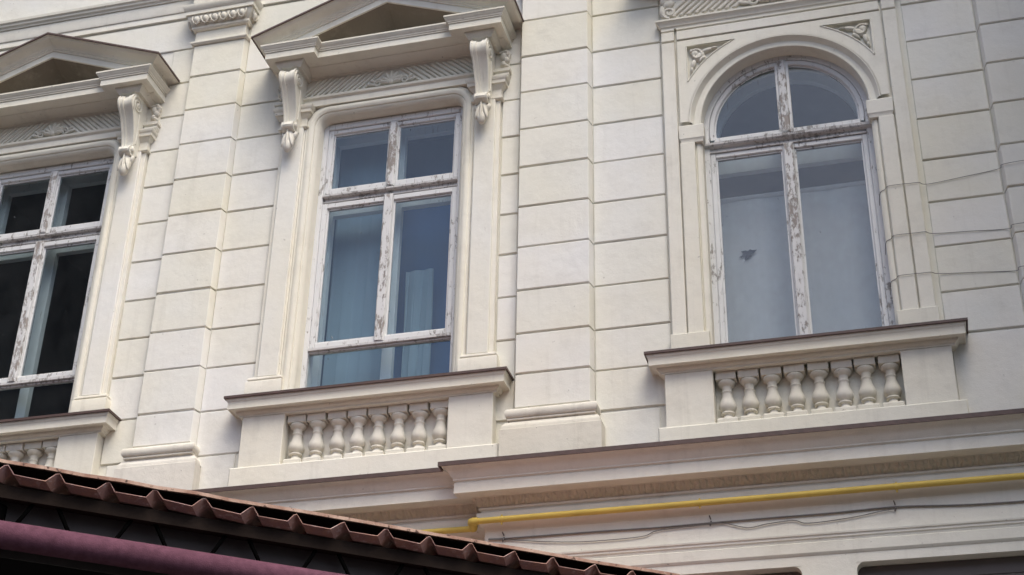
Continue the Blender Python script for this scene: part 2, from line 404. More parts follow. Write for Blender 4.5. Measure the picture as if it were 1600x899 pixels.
# pilasters -----------------------------------------------------------------
def egg_mesh():
    w = MB(); w.ell((0, 0, 0), (.026, .030, .036), 0, 12, 8)
    w.tube([(-.036, -.012, .036), (-.037, -.02, 0), (-.022, -.012, -.034), (0, -.006, -.046), (.022, -.012, -.034), (.037, -.02, 0), (.036, -.012, .036)], .006, 6)
    return w
EGG = None
def pilaster(px, d, Z, base_p, ktop=0):
    global EGG
    x0, x1 = px
    w = MB(); w.box(x0+.012, x1-.012, -d+.014, .0135, Z[-1], 1.04)
    P_ = w.build('pilaster', M_WALL, B, L0)
    for i in range(1, 12):
        block(P_, x0, x1, Z[i+1] if i < 11 else -2.955, Z[i] if i > 1 else .655, -d, splay=(.016, .016), yb=.0132)
    # neck and capital
    e = .014
    pth = [(x0, .012), (x0, -d), (x1, -d), (x1, .012)]
    MB().sweep(pth, [(-.01, .652), (.012, .652), (.026, .666), (.026, .680), (.014, .692), (-.01, .692)]).build('neck_ring', M_TRIM, P_, (0, 0, 0), 30)
    MB().box(x0, x1, -d+.001, .0125, .693, .80).build('neck', M_TRIM, P_)
    MB().sweep(pth, [(-.01, .80), (.016, .80), (.030, .812), (.030, .832), (-.01, .834)]).build('astragal', M_TRIM, P_, (0, 0, 0), 30)
    MB().sweep(pth, [(-.01, .835), (.022, .835), (.040, .86), (.062, .90), (.066, .925), (-.01, .926)]).build('echinus', M_ORN, P_, (0, 0, 0), 30)
    MB().sweep(pth, [(-.01, .927), (.080, .927), (.080, .962), (.086, .966), (.098, .985), (.106, 1.004), (.106, 1.016), (-.01, 1.018)]).build('abacus', M_TRIM, P_, (0, 0, 0), 30)
    if EGG is None:
        EGG = egg_mesh().build('egg_moulding', M_ORN, P_, (0, 0, 0), 40); first = True
    else: first = False
    n = 7 if x1-x0 > .48 else 6
    for i in range(n):
        lx = x0-.02 + (x1-x0+.04)*(i+.5)/n; loc = (lx, -d-.052, .882)
        if first and i == 0: EGG.location = loc
        else: inst(EGG, P_, loc)
    for yy in (-d+.0, ):
        o = inst(EGG, P_, (x1+.05, yy+.01, .882)); o.rotation_euler = (0, 0, R(90))
        o = inst(EGG, P_, (x0-.05, yy+.01, .882)); o.rotation_euler = (0, 0, R(-90))
    # base
    bp = base_p
    pb = [(x0-.02, .012), (x0-.02, -d-.01), (x1+.02, -d-.01), (x1+.02, .012)]
    prof = [(-.02, -2.962)] + [(.006, -2.966)] + [(.014+.022*math.sin(R(a)), -3.004+.034*math.cos(R(a))) for a in range(0, 181, 20)] + [(.020, -3.040), (.020, -3.050), (.004, -3.054), (.004, -3.064), (-.02, -3.064)]
    MB().sweep(pb, prof).build('torus', M_BASE, P_, (0, 0, 0), 40)
    MB().sweep([(x0-.075, .012), (x0-.075, -bp), (x1+.075, -bp), (x1+.075, .012)],
               [(-.05, -3.060), (-.022, -3.064), (-.004, -3.09), (0, -3.10), (0, -3.118), (.010, -3.124), (.010, -3.42), (-.05, -3.42)]).build('plinth', M_BASE, P_, (0, 0, 0), 30)
    return P_
pilaster(PA, .050, ZL, .085)
pilaster(PBX, .070, ZR, .115)
pilaster(PD, .070, ZR, .115)

# entablature over the whole storey
def breaks(base, fw_):
    p = [(XL, base)]
    for a, b_ in (PA, PBX, PD): p += [(a-.01, base), (a-.01, base-fw_), (b_+.01, base-fw_), (b_+.01, base)]
    return p + [(XR, base)]
EN = MB().sweep(breaks(.012, .07), [(-.01, 1.0195), (.022, 1.0195), (.022, 1.075), (.030, 1.078), (.034, 1.088), (.034, 1.20), (-.01, 1.2)]).build('entablature', M_TRIM, B, L0, 30)
MB().sweep(breaks(.012, .07), [(-.01, 1.2005), (.045, 1.2005), (.048, 1.212), (.064, 1.224), (.068, 1.24), (.082, 1.25), (.086, 1.275), (-.01, 1.28)]).build('architrave_moulding', M_LOW, EN, (0, 0, 0), 30)
MB().sweep([(XL, .012), (XR, .012)], [(-.01, 1.281), (.02, 1.281), (.02, 1.9), (.16, 1.95), (.2, 2.05), (.22, 2.1), (-.01, 2.15)]).build('frieze_band', M_WALL, EN, (0, 0, 0), 30)

# string course above the ground floor (breaks forward right of the corner)
SP = [(XL, 0), (-.53, 0), (-.53, -.085), (XR, -.085)]
cyma = [(.172, -3.515), (.170, -3.506), (.176, -3.498), (.190, -3.480), (.200, -3.462), (.216, -3.446), (.236, -3.434), (.240, -3.430), (.240, -3.420)]
SC = MB().sweep(SP, [(.07, -3.606), (.070, -3.600), (.150, -3.594), (.156, -3.600), (.165, -3.600), (.165, -3.532), (.158, -3.528), (.158, -3.522)] + cyma + [(-.01, -3.37)]).build('string_course', M_LOW, B, L0, 35)
MB().sweep(SP, [(-.01, -3.6605), (.026, -3.6605), (.030, -3.652), (.046, -3.642), (.062, -3.628), (.070, -3.6065), (.05, -3.6065)]).build('leaf_moulding', M_LEAF, SC, (0, 0, 0), 35)
MB().sweep(SP, [(-.01, -3.812), (.002, -3.812), (.003, -3.800), (.010, -3.784), (.024, -3.772), (.040, -3.766), (.044, -3.760), (.044, -3.700), (.022, -3.694), (.018, -3.686), (.022, -3.678), (.034, -3.674), (.034, -3.661), (-.01, -3.661)]).build('architrave_band', M_LOW, SC, (0, 0, 0), 35)
MB().sweep(SP, [(.2445, -3.440), (.252, -3.440), (.252, -3.411), (.10, -3.380), (-.06, -3.352), (-.06, -3.358), (.10, -3.386), (.2445, -3.415), (.2445, -3.440)]).build('metal_flashing', M_FLASH, SC)
for pth in ([(XL, 0), (-.53, 0)], [(-.528, -.085), (XR, -.085)]):
    MB().sweep(pth, [(-.01, -4.042), (.006, -4.042), (.008, -4.030), (.016, -4.024), (.016, -4.012), (.024, -4.006), (.026, -3.996), (.004, -3.992), (-.01, -3.992)]).build('fillet_moulding', M_LOW, SC, (0, 0, 0), 35)
    MB().sweep(pth, [(-.01, -4.126), (.004, -4.126), (.014, -4.112), (.014, -4.05), (.004, -4.0425), (-.01, -4.0425)]).build('lower_fascia', M_LOW, SC, (0, 0, 0), 35)

# balustrades and sills -------------------------------------------------------
def balustrade(cx):
    base = MB(); base.cbox(-.955, .955, -.100, .0125, -3.43, -3.205, .008)
    base.box(-.592, .592, .034, .09, -3.23, -2.80); base.box(-.592, .592, .0127, .034, -3.23, -3.206)
    bo = base.build('balustrade', M_TRIM, B, (cx, 0, OFF))
    MB().cbox(-.905, -.592, -.082, .0125, -3.204, -2.822, .004).build('pier', M_TRIM, bo)
    MB().cbox(.592, .905, -.082, .0125, -3.204, -2.822, .004).build('pier', M_TRIM, bo)
    return bo
BAL = None
def balusters(bo):
    global BAL
    for i in range(8):
        x = -.516 + i*.1475
        if BAL is None:
            w = MB()
            w.cbox(-.066, .066, -.046, .05, -2.880, -2.824, .003)
            prof = [(.030, -2.878), (.054, -2.884), (.058, -2.893), (.056, -2.902), (.044, -2.914), (.034, -2.922), (.031, -2.934), (.031, -2.950),
                    (.036, -2.954), (.037, -2.960), (.033, -2.966), (.032, -2.976), (.037, -3.000), (.047, -3.026), (.054, -3.046), (.056, -3.062), (.052, -3.078),
                    (.041, -3.092), (.032, -3.100), (.043, -3.104), (.045, -3.112), (.040, -3.118), (.029, -3.122), (.030, -3.134), (.040, -3.146), (.055, -3.158)]
            w.lathe(prof, 18, 0, .002)
            w.cbox(-.066, .066, -.060, .05, -3.2045, -3.168, .003)
            w.add([(-.058, -.054, -3.157), (.058, -.054, -3.157), (.058, .05, -3.157), (-.058, .05, -3.157), (-.066, -.06, -3.170), (.066, -.06, -3.170), (.066, .05, -3.170), (-.066, .05, -3.170)],
                  [(0, 1, 2, 3), (0, 4, 5, 1), (1, 5, 6, 2), (3, 2, 6, 7), (0, 3, 7, 4)])
            BAL = w.build('baluster', M_ORN, bo, (x, 0, 0), 35)
        else:
            o = inst(BAL, bo, (x + random.uniform(-.003, .003), random.uniform(-.004, .003), 0)); o.rotation_euler = (0, 0, R(random.uniform(-2, 2)))
def sill(bo):
    pth = [(-.845, .012), (-.845, 0), (.845, 0), (.845, .012)]
    MB().sweep(pth, [(.02, -2.8215), (.084, -2.8215), (.084, -2.808), (.094, -2.804), (.102, -2.797), (.106, -2.788), (.106, -2.782), (.114, -2.779), (.144, -2.777), (.144, -2.782), (.152, -2.782), (.152, -2.732), (.154, -2.728), (.160, -2.722), (.164, -2.708), (.164, -2.696), (.0, -2.64), (-.13, -2.628)]).build('sill', M_TRIM, bo, (0, 0, 0), 30)
    MB().sweep(pth, [(.168, -2.708), (.176, -2.706), (.176, -2.688), (.0, -2.6285), (-.14, -2.619), (-.14, -2.623), (.0, -2.634), (.168, -2.690), (.168, -2.708)]).build('sill_flashing', M_FLASH, bo)
for cx in WC + [AC]:
    bo = balustrade(cx); balusters(bo); sill(bo)

# consoles, surround, pediment of the square headed windows ------------------------
def console_mesh(sx):
    w = MB()
    def outl(inset):
        pts = [(.0, .098), (-.235+inset, .098)]
        for a in range(80, -60, -12):
            pts.append((-.170-(.090-inset)*math.cos(R(a))*1.0, .006+(.090-inset)*math.sin(R(a))))
        pts += [(-.196+inset, -.105), (-.168+inset, -.165), (-.140+inset, -.235), (-.122+inset, -.305), (-.118+inset, -.350)]
        for a in range(150, 330, 20):
            pts.append((-.105+.050*math.cos(R(a))*1.0, -.395+.046*math.sin(R(a))))
        pts += [(-.03, -.40), (.0, -.40)]
        return pts
    for xa, xb, ins in ((-.075, -.060, .0), (-.060, -.026, .007), (-.026, .026, .016), (.026, .060, .007), (.060, .075, .0)):
        w.prismx(outl(ins), xa, xb)
    for s in (-1, 1):                                            # volutes on both cheeks
        sp = []
        for i in range(34):
            a = R(-60 + i*24); r = .080*(1-i/38.0)
            sp.append((s*.077, -.165-r*math.cos(a), .005+r*math.sin(a)))
        w.tube(sp, .0085, 6)
        w.ell((s*.078, -.165, .005), (.014, .017, .017), 0, 8, 6)
        w.tube([(s*.077, -.115, -.06), (s*.078, -.105, -.14), (s*.077, -.088, -.22), (s*.077, -.085, -.32)], .009, 6)
    w.tube([(-.088, -.112, -.392), (-.045, -.140, -.402), (0, -.146, -.406), (.045, -.140, -.402), (.088, -.112, -.392)], [.016, .021, .022, .021, .016], 8)
    for sg in (-1, 1): w.ell((sg*.086, -.112, -.388), (.016, .026, .026), 0, 8, 6)
    w.v = [(.86*x*(1-.26*min(1, max(0, (.02-z)/.40))), y, z) for x, y, z in w.v]
    return w
class PW(MB):
    def ell(s, c, r, ang=0.0, nu=10, nv=7): return MB.ell(s, (c[0]*.82, c[1], c[2]), (r[0]*.82, r[1]*.9, r[2]), ang, nu, nv)
def pendant_mesh():
    w = PW()
    w.ell((0, -.070, -.485), (.058, .042, .085), 0, 12, 8); w.ell((0, -.080, -.548), (.046, .038, .060), 0, 10, 7)
    for s in (-1, 1):
        w.ell((s*.034, -.092, -.500), (.020, .022, .070), R(s*-14), 8, 6); w.ell((s*.050, -.062, -.455), (.026, .026, .040), R(s*25), 8, 6)
    w.ell((0, -.108, -.495), (.012, .014, .085), 0, 8, 6); pass
    return w
def palmette(w, x, z, y, s):
    for i in range(-3, 4):
        a = R(i*26); L_ = s*(1.0-.06*abs(i))
        w.ell((x+math.sin(a)*L_*.55, y, z+math.cos(a)*L_*.55), (s*.15, .024, L_*.50), a, 8, 6)
    w.ell((x, y-.006, z+s*.05), (s*.22, .022, s*.22), 0, 10, 6)
    for sg in (-1, 1):
        pts = []
        for i in range(20):
            a = R(200 - i*30); r = s*.34*(1-i/24.0)
            pts.append((x+sg*(s*.95+r*math.cos(a)), y-.002, z+s*.12+r*math.sin(a)))
        w.tube(pts, [s*.10*(1-.5*i/19) for i in range(20)], 6)
        w.ell((x+sg*s*1.45, y, z+s*.10), (s*.34, .012, s*.12), R(sg*-18), 8, 6)
        w.ell((x+sg*s*1.35, y, z+s*.36), (s*.26, .012, s*.11), R(sg*-40), 8, 6)
def flutes(w, xa, xb, z0, z1, y, lean, pitch=.046, hw=.019):
    n = int((xb-xa)/pitch)
    for i in range(n):
        x = xa + (i+.5)*(xb-xa)/n; dx = lean*(z1-z0)*.55
        jz = random.uniform(-.004, .004)
        rows = []
        for t_ in (0, .5, 1):
            cx_, cz = x-dx+2*dx*t_, z0+jz+(z1-z0)*t_
            rows.append([(cx_+hw*math.cos(R(a)), y-.017*math.sin(R(a)), cz) for a in (180, 150, 120, 90, 60, 30, 0)])
        w.grid(rows)
        for k_ in (0, 2): w.add(rows[k_], [tuple(range(7))])
        if random.random() < 2: w.ell((x-dx, y-.004, z0-.002), (hw*.9, .014, .013), 0, 8, 5)
def surround(cx):
    hw = HW; top = -.252; r = .085
    path = [(-hw, -2.66), (-hw, top-r)] + arc(-hw+r, top-r, r, 180, 90, 7)[1:] + arc(hw-r, top-r, r, 90, 0, 7) + [(hw, -2.66)]
    w = MB().sweepxz(path, [(0, .36), (0, .012), (.006, .002), (.014, -.012), (.026, -.020), (.034, -.020), (.036, -.030), (.050, -.040), (.066, -.042), (.080, -.036), (.086, -.026), (.104, -.026), (.110, -.012), (.110, .0125)])
    # back plates behind the moulding
    S = w.build('window_surround', M_TRIM, B, (cx, 0, OFF), 32)
    for s in (-1, 1):
        a, b_ = sorted((s*.683, s*.882)); 
        w = MB(); w.cbox(a, b_, -.030, .0125, -2.66, -.16, .003); w.build('jamb_strip_back', M_TRIM, S)
        a, b_ = sorted((s*.694, s*.850)); MB().cbox(a, b_, -.052, -.029, -2.50, -.33, .006).build('jamb_strip', M_WALL, S)
        a, b_ = sorted((s*.672, s*.896))
        pb = [(a, .012), (a, -.048), (b_, -.048), (b_, .012)]
        MB().sweep(pb, [(-.04, -2.500), (.004, -2.500), (.016, -2.510), (.018, -2.522), (.008, -2.532), (.022, -2.536), (.026, -2.545), (.026, -2.64), (-.04, -2.64)]).build('strip_base', M_ORN, S, (0, 0, 0), 30)
        a, b_ = sorted((s*.676, s*.890))
        pc = [(a, .012), (a, -.040), (b_, -.040), (b_, .012)]
        MB().sweep(pc, [(-.05, -.352), (.006, -.352), (.016, -.344), (.016, -.334), (.006, -.326), (.004, -.262), (.010, -.252), (.022, -.240), (.030, -.226), (.042, -.222), (.044, -.196), (.052, -.188), (.058, -.170), (.058, -.164), (-.05, -.160)]).build('strip_capital', M_ORN, S, (0, 0, 0), 30)
    # band, fillets, frieze
    MB().sweep([(-.685, .012), (-.685, -.02), (.685, -.02), (.685, .012)], [(-.05, -.160), (.028, -.160), (.028, -.108), (.032, -.102), (.046, -.094), (.050, -.082), (.040, -.076), (.040, -.068), (-.05, -.064)]).build('lintel_band', M_TRIM, S, (0, 0, 0), 30)
    MB().box(-.94, .94, -.026, .0125, -.0635, .108).build('frieze_panel', M_ORN, S)
    w = MB(); flutes(w, -.70, -.13, -.046, .098, -.026, 1); w.build('fluted_relief', M_ORN, S, (0, 0, 0), 50)
    w = MB(); flutes(w, .13, .70, -.046, .098, -.026, -1); w.build('fluted_relief', M_ORN, S, (0, 0, 0), 50)
    w = MB(); palmette(w, 0, -.035, -.040, .115); w.build('palmette', M_ORN, S, (0, 0, 0), 50)
    for s in (-1, 1):
        MB_ = console_mesh(s); MB_.build('console', M_TRIM, S, (s*.772, -.028, 0), 35)
        pendant_mesh().build('leaf_pendant', M_ORN, S, (s*.772, -.052, -.016), 45)
        x0, x1 = s*.772-.105, s*.772+.105
        MB().sweep([(x0+.02, -.02), (x0+.02, -.235), (x1-.02, -.235), (x1-.02, -.02)], [(-.05, .0985), (.006, .0985), (.010, .112), (.022, .124), (.034, .146), (.034, .1555), (-.05, .1555)]).build('console_cap', M_ORN, S, (0, 0, 0), 30)
        w = MB()
        for q, (ex, ez, er) in enumerate(((.905, .055, .034), (.925, .015, .026), (.900, -.015, .022), (.935, .065, .020), (.915, -.035, .018))):
            w.ell((s*ex, -.030, ez), (er, .030, er*1.2), R(s*20*q), 9, 6)
        w.tube([(s*.87, -.04, .09), (s*.93, -.05, .095), (s*.955, -.045, .06), (s*.94, -.04, .03)], .011, 6)
        w.build('side_leaf', M_ORN, S, (0, 0, 0), 50)
        x0, x1 = sorted((s*.862, s*.925))
        MB().sweep([(x0, .012), (x0, -.025), (x1, -.025), (x1, .012)], [(-.02, -.158), (.02, -.156), (.03, -.13), (.022, -.11), (.036, -.10), (.036, -.072), (-.02, -.066)]).build('band_return', M_ORN, S, (0, 0, 0), 30)
    # bed moulding under the cornice
    MB().sweep([(-.81, .012), (-.81, -.02), (.81, -.02), (.81, .012)], [(-.02, .1085), (.012, .1085), (.014, .116), (.024, .118), (.026, .124), (.040, .128), (.062, .133), (.085, .139), (.105, .146), (.120, .150), (.124, .1555), (-.02, .1555)]).build('bed_moulding', M_ORN, S, (0, 0, 0), 30)
    return S
def pediment(cx):
    # corona (flat soffit slab breaking forward over the consoles)
    e1, e2 = .545, .955; y0, y1 = -.245, -.320
    w = MB()
    ou = [(-e2, .012), (-e2, y1), (-e1, y1), (-e1, y0), (e1, y0), (e1, y1), (e2, y1), (e2, .012)]
    n = len(ou); vs = [(x, y, .156) for x, y in ou] + [(x, y, .212) for x, y in ou]
    w.add(vs, [tuple(range(n)), tuple(range(n, 2*n))] + [(i, i+1, i+1+n, i+n) for i in range(n-1)])
    D = w.build('pediment', M_TRIM, B, (cx, 0, OFF))
    w = MB().sweep(ou, [(-.03, .2125), (.008, .2125), (.008, .222), (.014, .226), (.016, .236), (.028, .248), (.032, .258), (.036, .262), (.036, .276), (-.03, .277)])
    w.build('horizontal_moulding', M_ORN, D, (0, 0, 0), 30)
    w = MB(); w.add([(x, y, .2765) for x, y in ou], [tuple(range(n))]); 
    # tympanum
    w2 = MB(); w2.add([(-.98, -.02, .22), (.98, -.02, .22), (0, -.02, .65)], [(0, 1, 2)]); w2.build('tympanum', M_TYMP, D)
    w.build('ledge', M_ORN, D)
    # raking cornice
    a, sl_ = .680, .3830
    def rake(prof, name, mat, ang=30):
        w = MB(); rows = []
        for p, zb in prof:
            X = a+p; za = zb+sl_*X
            rows.append([(-X, .012, zb), (-X, -p, zb), (0, -p, za), (X, -p, zb), (X, .012, zb)])
        w.grid(rows); w.add([r_[0] for r_ in rows], [tuple(range(len(rows)))]); w.add([r_[-1] for r_ in rows], [tuple(range(len(rows)))])
        return w.build(name, mat, D, (0, 0, 0), ang)
    rake([(.02, .243), (.2455, .243), (.2455, .246), (.02, .246)], 'raking_soffit', M_TYMP)  # separate face carrying the painted shade tone of the tympanum
    rake([(.246, .246), (.246, .241), (.258, .241), (.258, .297), (.02, .299), (.02, .2465)], 'raking_fascia', M_TRIM)
    rake([(.02, .2995), (.267, .2995), (.267, .308), (.277, .310), (.277, .319), (.284, .319), (.288, .325), (.298, .329), (.314, .331), (.334, .332), (.352, .333), (.364, .337), (.370, .342), (.376, .343), (.376, .350), (.02, .352)], 'raking_cyma', M_LOW)
    rake([(.378, .339), (.386, .339), (.386, .354), (.02, .358), (.02, .354), (.378, .3505), (.378, .339)], 'pediment_flashing', M_FLASH)
    return D
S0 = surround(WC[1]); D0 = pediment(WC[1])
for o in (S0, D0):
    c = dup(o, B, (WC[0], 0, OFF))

# windows -------------------------------------------------------------------------
def sash(win, x0, x1, z0, z1, y, st=.045, bt=.05, tp=.04, mat=M_WOOD, gl=M_GLASS, name='casement', dpt=.045, left=None, right=None):
    l = left or st; r_ = right or st
    w = MB(); j = lambda: random.uniform(-.002, .002)
    w.cbox(x0, x0+l, y+j(), y+dpt, z0, z1, .005); w.cbox(x1-r_, x1, y+j(), y+dpt, z0, z1, .005)
    w.cbox(x0+l, x1-r_, y+.003+j(), y+dpt, z0, z0+bt, .005); w.cbox(x0+l, x1-r_, y+.003+j(), y+dpt, z1-tp, z1, .005)
    # putty bead
    pb = .012
    w.box(x0+l, x0+l+pb, y+.018, y+dpt-.004, z0+bt, z1-tp); w.box(x1-r_-pb, x1-r_, y+.018, y+dpt-.004, z0+bt, z1-tp)
    w.box(x0+l+pb, x1-r_-pb, y+.018, y+dpt-.004, z0+bt, z0+bt+pb); w.box(x0+l+pb, x1-r_-pb, y+.018, y+dpt-.004, z1-tp-pb, z1-tp)
    c = w.build(name, mat, win)
    g = MB(); g.box(x0+l-.005, x1-r_+.005, y+.024, y+.028, z0+bt-.005, z1-tp+.005)
    tx_, tz_ = random.uniform(-.004, .004), random.uniform(-.004, .004); xm_, zm_ = (x0+x1)/2, (z0+z1)/2       # old panes never sit quite true
    g.v = [(a, b_ + tx_*(a-xm_) + tz_*(c_-zm_), c_) for a, b_, c_ in g.v]; g.build('pane', gl, win)
    return c
def square_window(cx, glz, room, dark):
    w = MB(); hw = HW; y = .080
    w.cbox(-hw, -hw+.040, y, y+.10, -2.62, -.26, .004); w.cbox(hw-.040, hw, y, y+.10, -2.62, -.26, .004)
    w.cbox(-hw+.04, hw-.04, y+.002, y+.10, -.312, -.26, .004)
    W_ = w.build('window', M_WOOD, B, (cx, 0, OFF))
    zt0, zt1 = -.995, -.915
    # transom: ledge, dark gap, lower bead
    w = MB(); w.sweep([(-hw+.04, y+.05), (hw-.04, y+.05)], [(0, zt0+.008), (.038, zt0+.008), (.040, zt0+.016), (.026, zt0+.020), (.026, zt0+.044), (.052, zt0+.048), (.060, zt0+.054), (.060, zt0+.066), (.03, zt1), (0, zt1)])
    w.build('transom', M_TRANS, W_, (0, 0, 0), 25)
    for s in (-1, 1):
        x0, x1 = sorted((s*.002, s*(hw-.040)))
        kw = dict(left=.034, right=.040) if s > 0 else dict(left=.040, right=.034)
        sash(W_, x0, x1, zt1+.003, -.314, y+.012, bt=.048, tp=.036, gl=glz, **kw)
        sash(W_, x0, x1, -2.235, zt0-.001, y+.008, bt=.040, tp=.044, gl=glz, **kw)
    MB().cbox(-.030, .030, y-.006, y+.012, -.912, -.314, .008).build('mullion', M_WOOD2, W_)
    MB().cbox(-.036, .034, y-.012, y+.008, -2.245, zt0+.004, .008).build('mullion', M_WOOD2, W_)
    # bottom rail and fixed pane
    w = MB(); w.cbox(-hw+.04, hw-.04, y-.004, y+.05, -2.262, -2.238, .003); w.cbox(-hw+.04, hw-.04, y+.012, y+.05, -2.276, -2.2625, .002); w.build('bottom_rail', M_TRANS, W_)
    g = MB(); g.box(-hw+.035, hw-.035, y+.034, y+.038, -2.62, -2.262); g.build('pane', glz, W_)
    # inner casements of the box window
    yi = .262
    w = MB(); w.box(-hw, -hw+.058, yi, yi+.05, -2.62, -.26); w.box(hw-.058, hw, yi, yi+.05, -2.62, -.26); w.box(-hw+.058, hw-.058, yi, yi+.05, -.345, -.26)
    w.box(-.040, .040, yi-.002, yi+.05, -2.62, -.345); w.box(-hw+.058, -.04, yi, yi+.05, -1.00, -.93); w.box(.04, hw-.058, yi, yi+.05, -1.00, -.93); w.box(-hw+.058, -.04, yi, yi+.05, -2.62, -2.54); w.box(.04, hw-.058, yi, yi+.05, -2.62, -2.54)
    w.build('inner_frame', M_WOODIN, W_)
    w = MB(); w.box(-hw+.0005, -hw+.012, y+.101, yi-.001, -2.62, -.26); w.box(hw-.012, hw-.0005, y+.101, yi-.001, -2.62, -.26); w.box(-hw+.012, hw-.012, y+.101, yi-.001, -.272, -.26); w.build('box_lining', M_WOODIN, W_)
    # room
    rm = MB(); rm.box(-1.2, 1.2, .3605, 3.4, -3.4, .3); rm.f = rm.f[:2] + rm.f[3:]
    k = MB(); slab(k, -1.2, 1.2, -3.4, .3, .3605, .362, [(-hw-.02, hw+.02, -2.68, -.23)]); rm.v, rm.f = rm.v, rm.f
    rm.add(k.v, k.f)
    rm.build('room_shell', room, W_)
    return W_
WL = square_window(WC[0], M_GLASS, M_ROOM, True)
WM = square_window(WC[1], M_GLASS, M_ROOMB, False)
def curtain(name, x0, x1, z0, z1, y, amp, waves, label, mat=M_CURT):
    w = MB(); n = int(waves*14); rows = []
    for i in range(9):
        z = z1+(z0-z1)*i/8
        rows.append([(x0+(x1-x0)*j/n + .012*math.sin(j*.9+i*.3), y + amp*math.sin(2*math.pi*waves*j/n + .25*math.sin(i*.8)) * (.75+.25*math.sin(j*.37)), z+OFF) for j in range(n+1)])
    w.grid(rows); o = w.build(name, mat, None, (0, 0, 0), 60)
    sm = o.modifiers.new('thick', 'SOLIDIFY'); sm.thickness = .003
    return tag(o, label, 'curtain')
curtain('curtain', WC[1]-.565, WC[1]-.02, -2.72, -.2, .43, .005, 3, 'pale teal curtain behind the left half of the middle pedimented window')
curtain('curtain', WC[1]+.03, WC[1]+.25, -2.72, -1.45, .47, .015, 2, 'short pale blue half curtain behind the right casement of the middle window')
curtain('curtain', WC[1]-.62, WC[1]+.60, -2.72, -.15, .62, .004, 3, 'deep blue cloth added across the middle pedimented window, standing in for reflected sky', M_BLUE)  # added cloth, its blue painted in for the sky reflection on the panes

